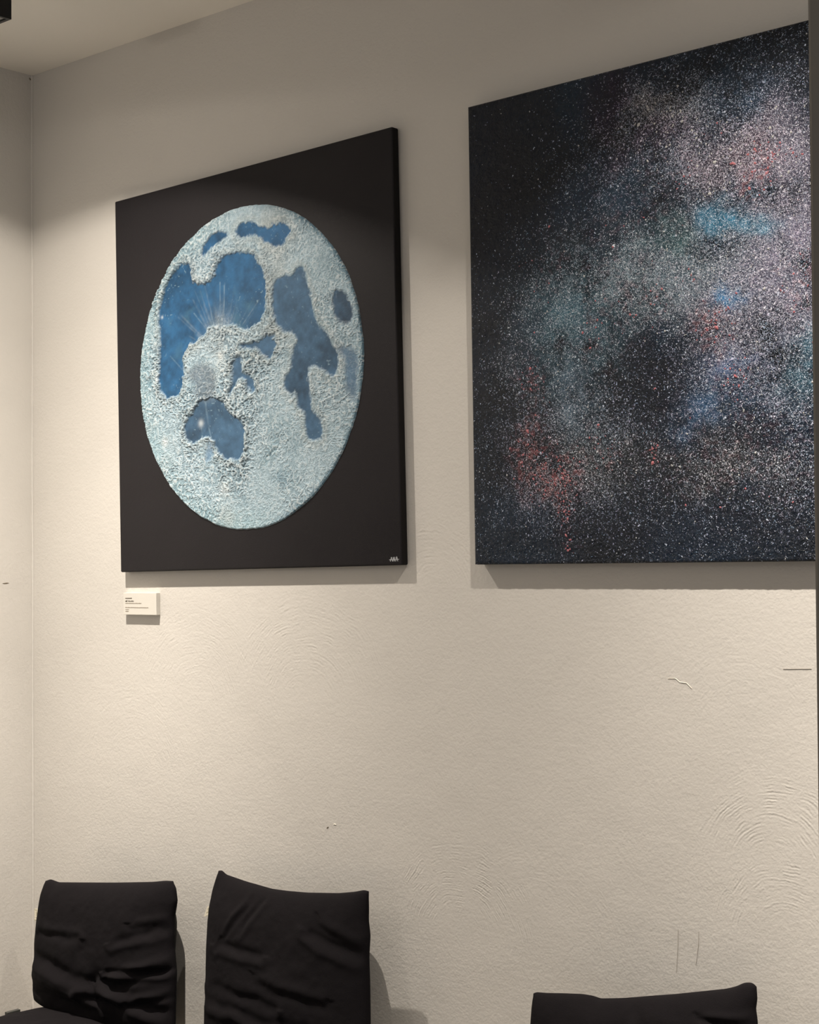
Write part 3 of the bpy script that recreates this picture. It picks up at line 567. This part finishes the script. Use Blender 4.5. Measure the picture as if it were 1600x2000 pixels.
# ------------------------------------------------------------------ cushioned chairs
def polyline(pts, nn):
    P = np.array(pts, float); s = np.r_[0, np.cumsum(np.hypot(*(P[1:]-P[:-1]).T))]; s /= s[-1]
    t = np.linspace(0, 1, nn); return np.stack([np.interp(t, s, P[:, 0]), np.interp(t, s, P[:, 1])], 1)
def smooth1(P, it=2):
    P = P.copy()
    for _ in range(it): P[1:-1] = .25*P[:-2]+.5*P[1:-1]+.25*P[2:]
    return P
def soft_cushion(name, parent, off, Bo, To, Le, Ri, ycen, th_f, th_b, folds, seed, m, flat=None):
    """padded cushion from four outline curves in the x/z plane; ycen(x,z) = middle plane, th = half thickness front/back"""
    nu = nv = 130
    b = smooth1(polyline(Bo, nu)); t = smooth1(polyline(To, nu)); l = smooth1(polyline(Le, nv)); r = smooth1(polyline(Ri, nv))
    u = np.linspace(0, 1, nu)[:, None, None]; v = np.linspace(0, 1, nv)[None, :, None]
    P = (1-v)*b[:, None, :] + v*t[:, None, :] + (1-u)*l[None] + u*r[None] \
        - ((1-u)*(1-v)*b[0]+u*(1-v)*b[-1]+(1-u)*v*t[0]+u*v*t[-1])
    uu = u[..., 0]; vv = v[..., 0]; X = P[..., 0]; Z = P[..., 1]
    prof = (1-np.abs(2*uu-1)**5.0)**.5 * (1-np.abs(2*vv-1)**5.0)**.5
    bod = .75+.25*np.sin(np.pi*uu)*np.sin(np.pi*vv)
    hf = th_f*prof*bod; hb = th_b*prof*bod
    inner = np.clip(prof, 0, 1)
    d = .0045*fbm(X, Z, 9, seed, 3) + .0022*fbm(X, Z, 28, seed+9, 3)
    for (x0, z0, x1, z1, wdt, dep) in folds:
        e = np.array((x1-x0, z1-z0)); xx = X+.008*fbm(X, Z, 16, seed+20, 2); zz = Z+.008*fbm(X, Z, 16, seed+25, 2)
        tt = np.clip(((xx-x0)*e[0]+(zz-z0)*e[1])/(e@e), 0, 1); q = (xx-x0-tt*e[0])*(-e[1])+(zz-z0-tt*e[1])*e[0]; q /= math.hypot(*e)
        qq = np.hypot(xx-x0-tt*e[0], zz-z0-tt*e[1])
        d = d + dep*np.exp(-(qq/wdt)**2)*np.sin(np.pi*np.clip(.15+.85*tt, 0, 1))**.5 - .6*dep*np.exp(-((qq-2*wdt)/wdt)**2)*(q > 0)
    hf = hf + d*inner
    yc = ycen(X, Z)
    f = np.stack([X-off[0], yc-hf-off[1], Z-off[2]], -1); bk = np.stack([X-off[0], yc+hb-off[1], Z-off[2]], -1)
    Vt = np.concatenate([f.reshape(-1, 3), bk.reshape(-1, 3)])
    idx = np.arange(nu*nv).reshape(nu, nv)
    F1 = np.stack([idx[:-1, :-1].ravel(), idx[1:, :-1].ravel(), idx[1:, 1:].ravel(), idx[:-1, 1:].ravel()], 1)
    F2 = F1[:, ::-1] + nu*nv
    o = grid_mesh(name, Vt, np.concatenate([F1, F2]), m, parent)
    bm = bmesh.new(); bm.from_mesh(o.data); bmesh.ops.remove_doubles(bm, verts=bm.verts, dist=.00002); bm.to_mesh(o.data); bm.free()
    o.data.polygons.foreach_set('use_smooth', [True]*len(o.data.polygons))
    return o
def box_part(name, parent, off, m, *a, bevel=.003):
    bm = bmesh.new(); add_box(bm, a[0]-off[0], a[1]-off[0], a[2]-off[1], a[3]-off[1], a[4]-off[2], a[5]-off[2], bevel); return link_bm(name, bm, m, parent)
def chair(label, shell, Bo, To, Le, Ri, yt, yb, folds, sx0, sx1, seed, tagpos=None, bent=False):
    cx = (sx0+sx1)/2; off = (cx, -.40, 0)
    t = bpy.data.objects.new('cushioned_chair', None); C.objects.link(t); t.location = off
    tag(t, label, 'chair', 'black cushioned chairs along the wall')
    yc = lambda x, z: -(yt + (.80-z)/(.38)*(yb-yt))
    soft_cushion('backrest_cushion', t, off, Bo, To, Le, Ri, yc, .050, .034, folds, seed, m_cloth)
    # back panel and frame behind the cushion
    bm = bmesh.new(); zt = shell[2]; rc = .07; y0s = -.022; y1s = -(yc(0, .36)*-1-.040)
    pts = [(shell[0], .34), (shell[1], .34)] + [(shell[1]-rc+rc*math.cos(a_), zt-rc+rc*math.sin(a_)) for a_ in np.linspace(0, math.pi/2, 9)] \
        + [(shell[0]+rc-rc*math.sin(a_), zt-rc+rc*math.cos(a_)) for a_ in np.linspace(0, math.pi/2, 9)]
    ysh = lambda z: y0s - .04*(zt-z)/.4
    A1 = [bm.verts.new((x-off[0], ysh(z)-.012-off[1], z)) for x, z in pts]; A2 = [bm.verts.new((x-off[0], ysh(z)-off[1], z)) for x, z in pts]
    bm.faces.new(A1); bm.faces.new(A2[::-1])
    for i in range(len(pts)): bm.faces.new((A1[i], A2[i], A2[(i+1) % len(pts)], A1[(i+1) % len(pts)]))
    link_bm('back_panel', bm, m_leg, t)
    # seat cushion, lying flat: built in x/y then tipped
    y0, y1 = -.12-.02, -.68
    nu = 90; uu, vv = np.meshgrid(np.linspace(0, 1, nu), np.linspace(0, 1, nu), indexing='ij')
    X = sx0+(sx1-sx0)*uu; Y = y0+(y1-y0)*vv
    prof = (1-np.abs(2*uu-1)**5)**.5*(1-np.abs(2*vv-1)**5)**.5
    sag = .006*fbm(X, Y, 10, seed+50, 3)*prof
    Zt = .385+.040*prof*(.8+.2*np.sin(np.pi*uu)*np.sin(np.pi*vv))+sag; Zb = .385-.035*prof
    Vt = np.concatenate([np.stack([X-off[0], Y-off[1], Zt], -1).reshape(-1, 3), np.stack([X-off[0], Y-off[1], Zb], -1).reshape(-1, 3)])
    idx = np.arange(nu*nu).reshape(nu, nu)
    F1 = np.stack([idx[:-1, :-1].ravel(), idx[:-1, 1:].ravel(), idx[1:, 1:].ravel(), idx[1:, :-1].ravel()], 1)
    so = grid_mesh('seat_cushion', Vt, np.concatenate([F1, F1[:, ::-1]+nu*nu]), m_cloth, t)
    bm = bmesh.new(); bm.from_mesh(so.data); bmesh.ops.remove_doubles(bm, verts=bm.verts, dist=.00002); bm.to_mesh(so.data); bm.free()
    so.data.polygons.foreach_set('use_smooth', [True]*len(so.data.polygons))
    box_part('seat_frame', t, off, m_leg, sx0+.02, sx1-.02, -.66, -.15, .32, .352)
    for (lx, ly) in ((sx0+.04, -.17), (sx1-.04, -.17), (sx0+.04, -.64), (sx1-.04, -.64)):
        bm = bmesh.new(); add_tube(bm, (lx-off[0], ly-off[1], 0), (lx-off[0], ly-off[1], .33), .013); link_bm('leg', bm, m_leg, t, True)
    return t, off
def care_label(t, off, pts, y, m, name='care_label', dep=.002):
    bm = bmesh.new(); a_ = [bm.verts.new((p[0]-off[0], y-off[1]-.0, p[1]-off[2])) for p in pts]; b_ = [bm.verts.new((p[0]-off[0], y-off[1]+dep, p[1]-off[2])) for p in pts]
    bm.faces.new(a_); bm.faces.new(b_[::-1]); nn = len(pts)
    for i in range(nn): bm.faces.new((a_[i], b_[i], b_[(i+1) % nn], a_[(i+1) % nn]))
    return link_bm(name, bm, m, t)
# left chair
c1L = [[.264,.405],[.247,.411],[.238,.449],[.23,.527],[.228,.606],[.23,.646],[.232,.68],[.24,.714]]
c1T = [[.24,.714],[.262,.7215],[.30,.7185],[.414,.733],[.538,.749],[.677,.769],[.724,.778],[.753,.781]]
c1R = [[.812,.40],[.809,.451],[.802,.509],[.796,.568],[.779,.626],[.77,.698],[.774,.735],[.766,.764],[.753,.781]]
c1B = [[.264,.405],[.38,.395],[.6,.39],[.812,.40]]
f1 = [(.795,.605,.60,.535,.012,.013), (.795,.575,.58,.545,.008,-.012), (.785,.70,.66,.675,.010,.005), (.78,.672,.60,.62,.010,-.006), (.28,.59,.46,.605,.010,-.005),
      (.26,.50,.52,.475,.016,.012), (.25,.455,.56,.43,.012,-.012), (.56,.50,.80,.44,.016,.012), (.50,.46,.80,.48,.012,-.010), (.80,.53,.68,.49,.008,.008)]
t1, o1 = chair('chair with a crumpled black cushion in the corner, leftmost of the three', (.335, .657, .704), c1B, c1T, c1L, c1R, .12, .17, f1, .272, .80, 300, bent=True)
care_label(t1, o1, [(.240, .642), (.2165, .640), (.2165, .609), (.240, .606)], -.150, m_tag)['label'] = 'pale fabric care label'
# woven maker's tag on the left edge of the seat cushion
tg = box_part('woven_tag', t1, o1, m_tag2, .262, .274, -.275, -.235, .384, .402, bevel=.001)
box_part('tag_print', tg, (0, 0, 0), m_tagp, .2605-o1[0], .2619-o1[0], -.268-o1[1], -.248-o1[1], .388, .398, bevel=0)
# middle chair
c2L = [[.90,.40],[.894,.462],[.888,.52],[.882,.578],[.874,.637],[.868,.696],[.868,.732],[.871,.769],[.88,.817]]
c2T = [[.88,.817],[.893,.820],[.909,.812],[.982,.805],[1.071,.8],[1.122,.802],[1.188,.807],[1.285,.819],[1.331,.828],[1.361,.836],[1.375,.835]]
c2R = [[1.43,.40],[1.416,.559],[1.403,.643],[1.393,.696],[1.391,.74],[1.382,.771],[1.379,.804],[1.375,.835]]
c2B = [[.90,.40],[1.1,.39],[1.43,.40]]
f2 = [(1.02,.77,.96,.69,.008,.005), (1.07,.775,1.02,.70,.008,-.005), (1.39,.70,1.24,.735,.012,-.010), (1.38,.735,1.27,.77,.010,.006), (1.10,.665,.94,.66,.010,-.006),
      (1.16,.56,.92,.565,.012,-.006), (.92,.51,1.25,.50,.014,.008), (1.3,.60,1.1,.62,.012,.005)]
t2, o2 = chair('chair with a tall smooth black cushion whose left corner points up, in the middle', (.99, 1.325, .745), c2B, c2T, c2L, c2R, .09, .15, f2, .90, 1.41, 400)
care_label(t2, o2, [(.870, .735), (.853, .729), (.8405, .7025), (.847, .7035), (.872, .712)], -.100, m_tag)['label'] = 'pale fabric care label'
# right chair
c3L = [[1.87,.40],[1.866,.55],[1.865,.648],[1.865,.668],[1.864,.707]]
c3T = [[1.864,.707],[1.87,.711],[1.897,.714],[1.934,.720],[1.982,.727],[2.006,.728],[2.024,.726],[2.076,.736],[2.133,.75],[2.188,.763],[2.241,.777],[2.294,.791],[2.315,.799],[2.330,.808],[2.347,.811],[2.355,.805]]
c3R = [[2.37,.40],[2.366,.60],[2.361,.741],[2.356,.766],[2.358,.784],[2.355,.805]]
c3B = [[1.87,.40],[2.1,.39],[2.37,.40]]
f3 = [(2.35,.76,2.26,.75,.007,.006), (2.35,.735,2.27,.735,.007,-.006), (2.12,.70,2.17,.62,.012,.006), (1.9,.60,2.2,.58,.014,.008)]
chair('chair with a black cushion rising towards its right corner, rightmost of the three', (1.95, 2.30, .675), c3B, c3T, c3L, c3R, .12, .17, f3, 1.88, 2.36, 500)
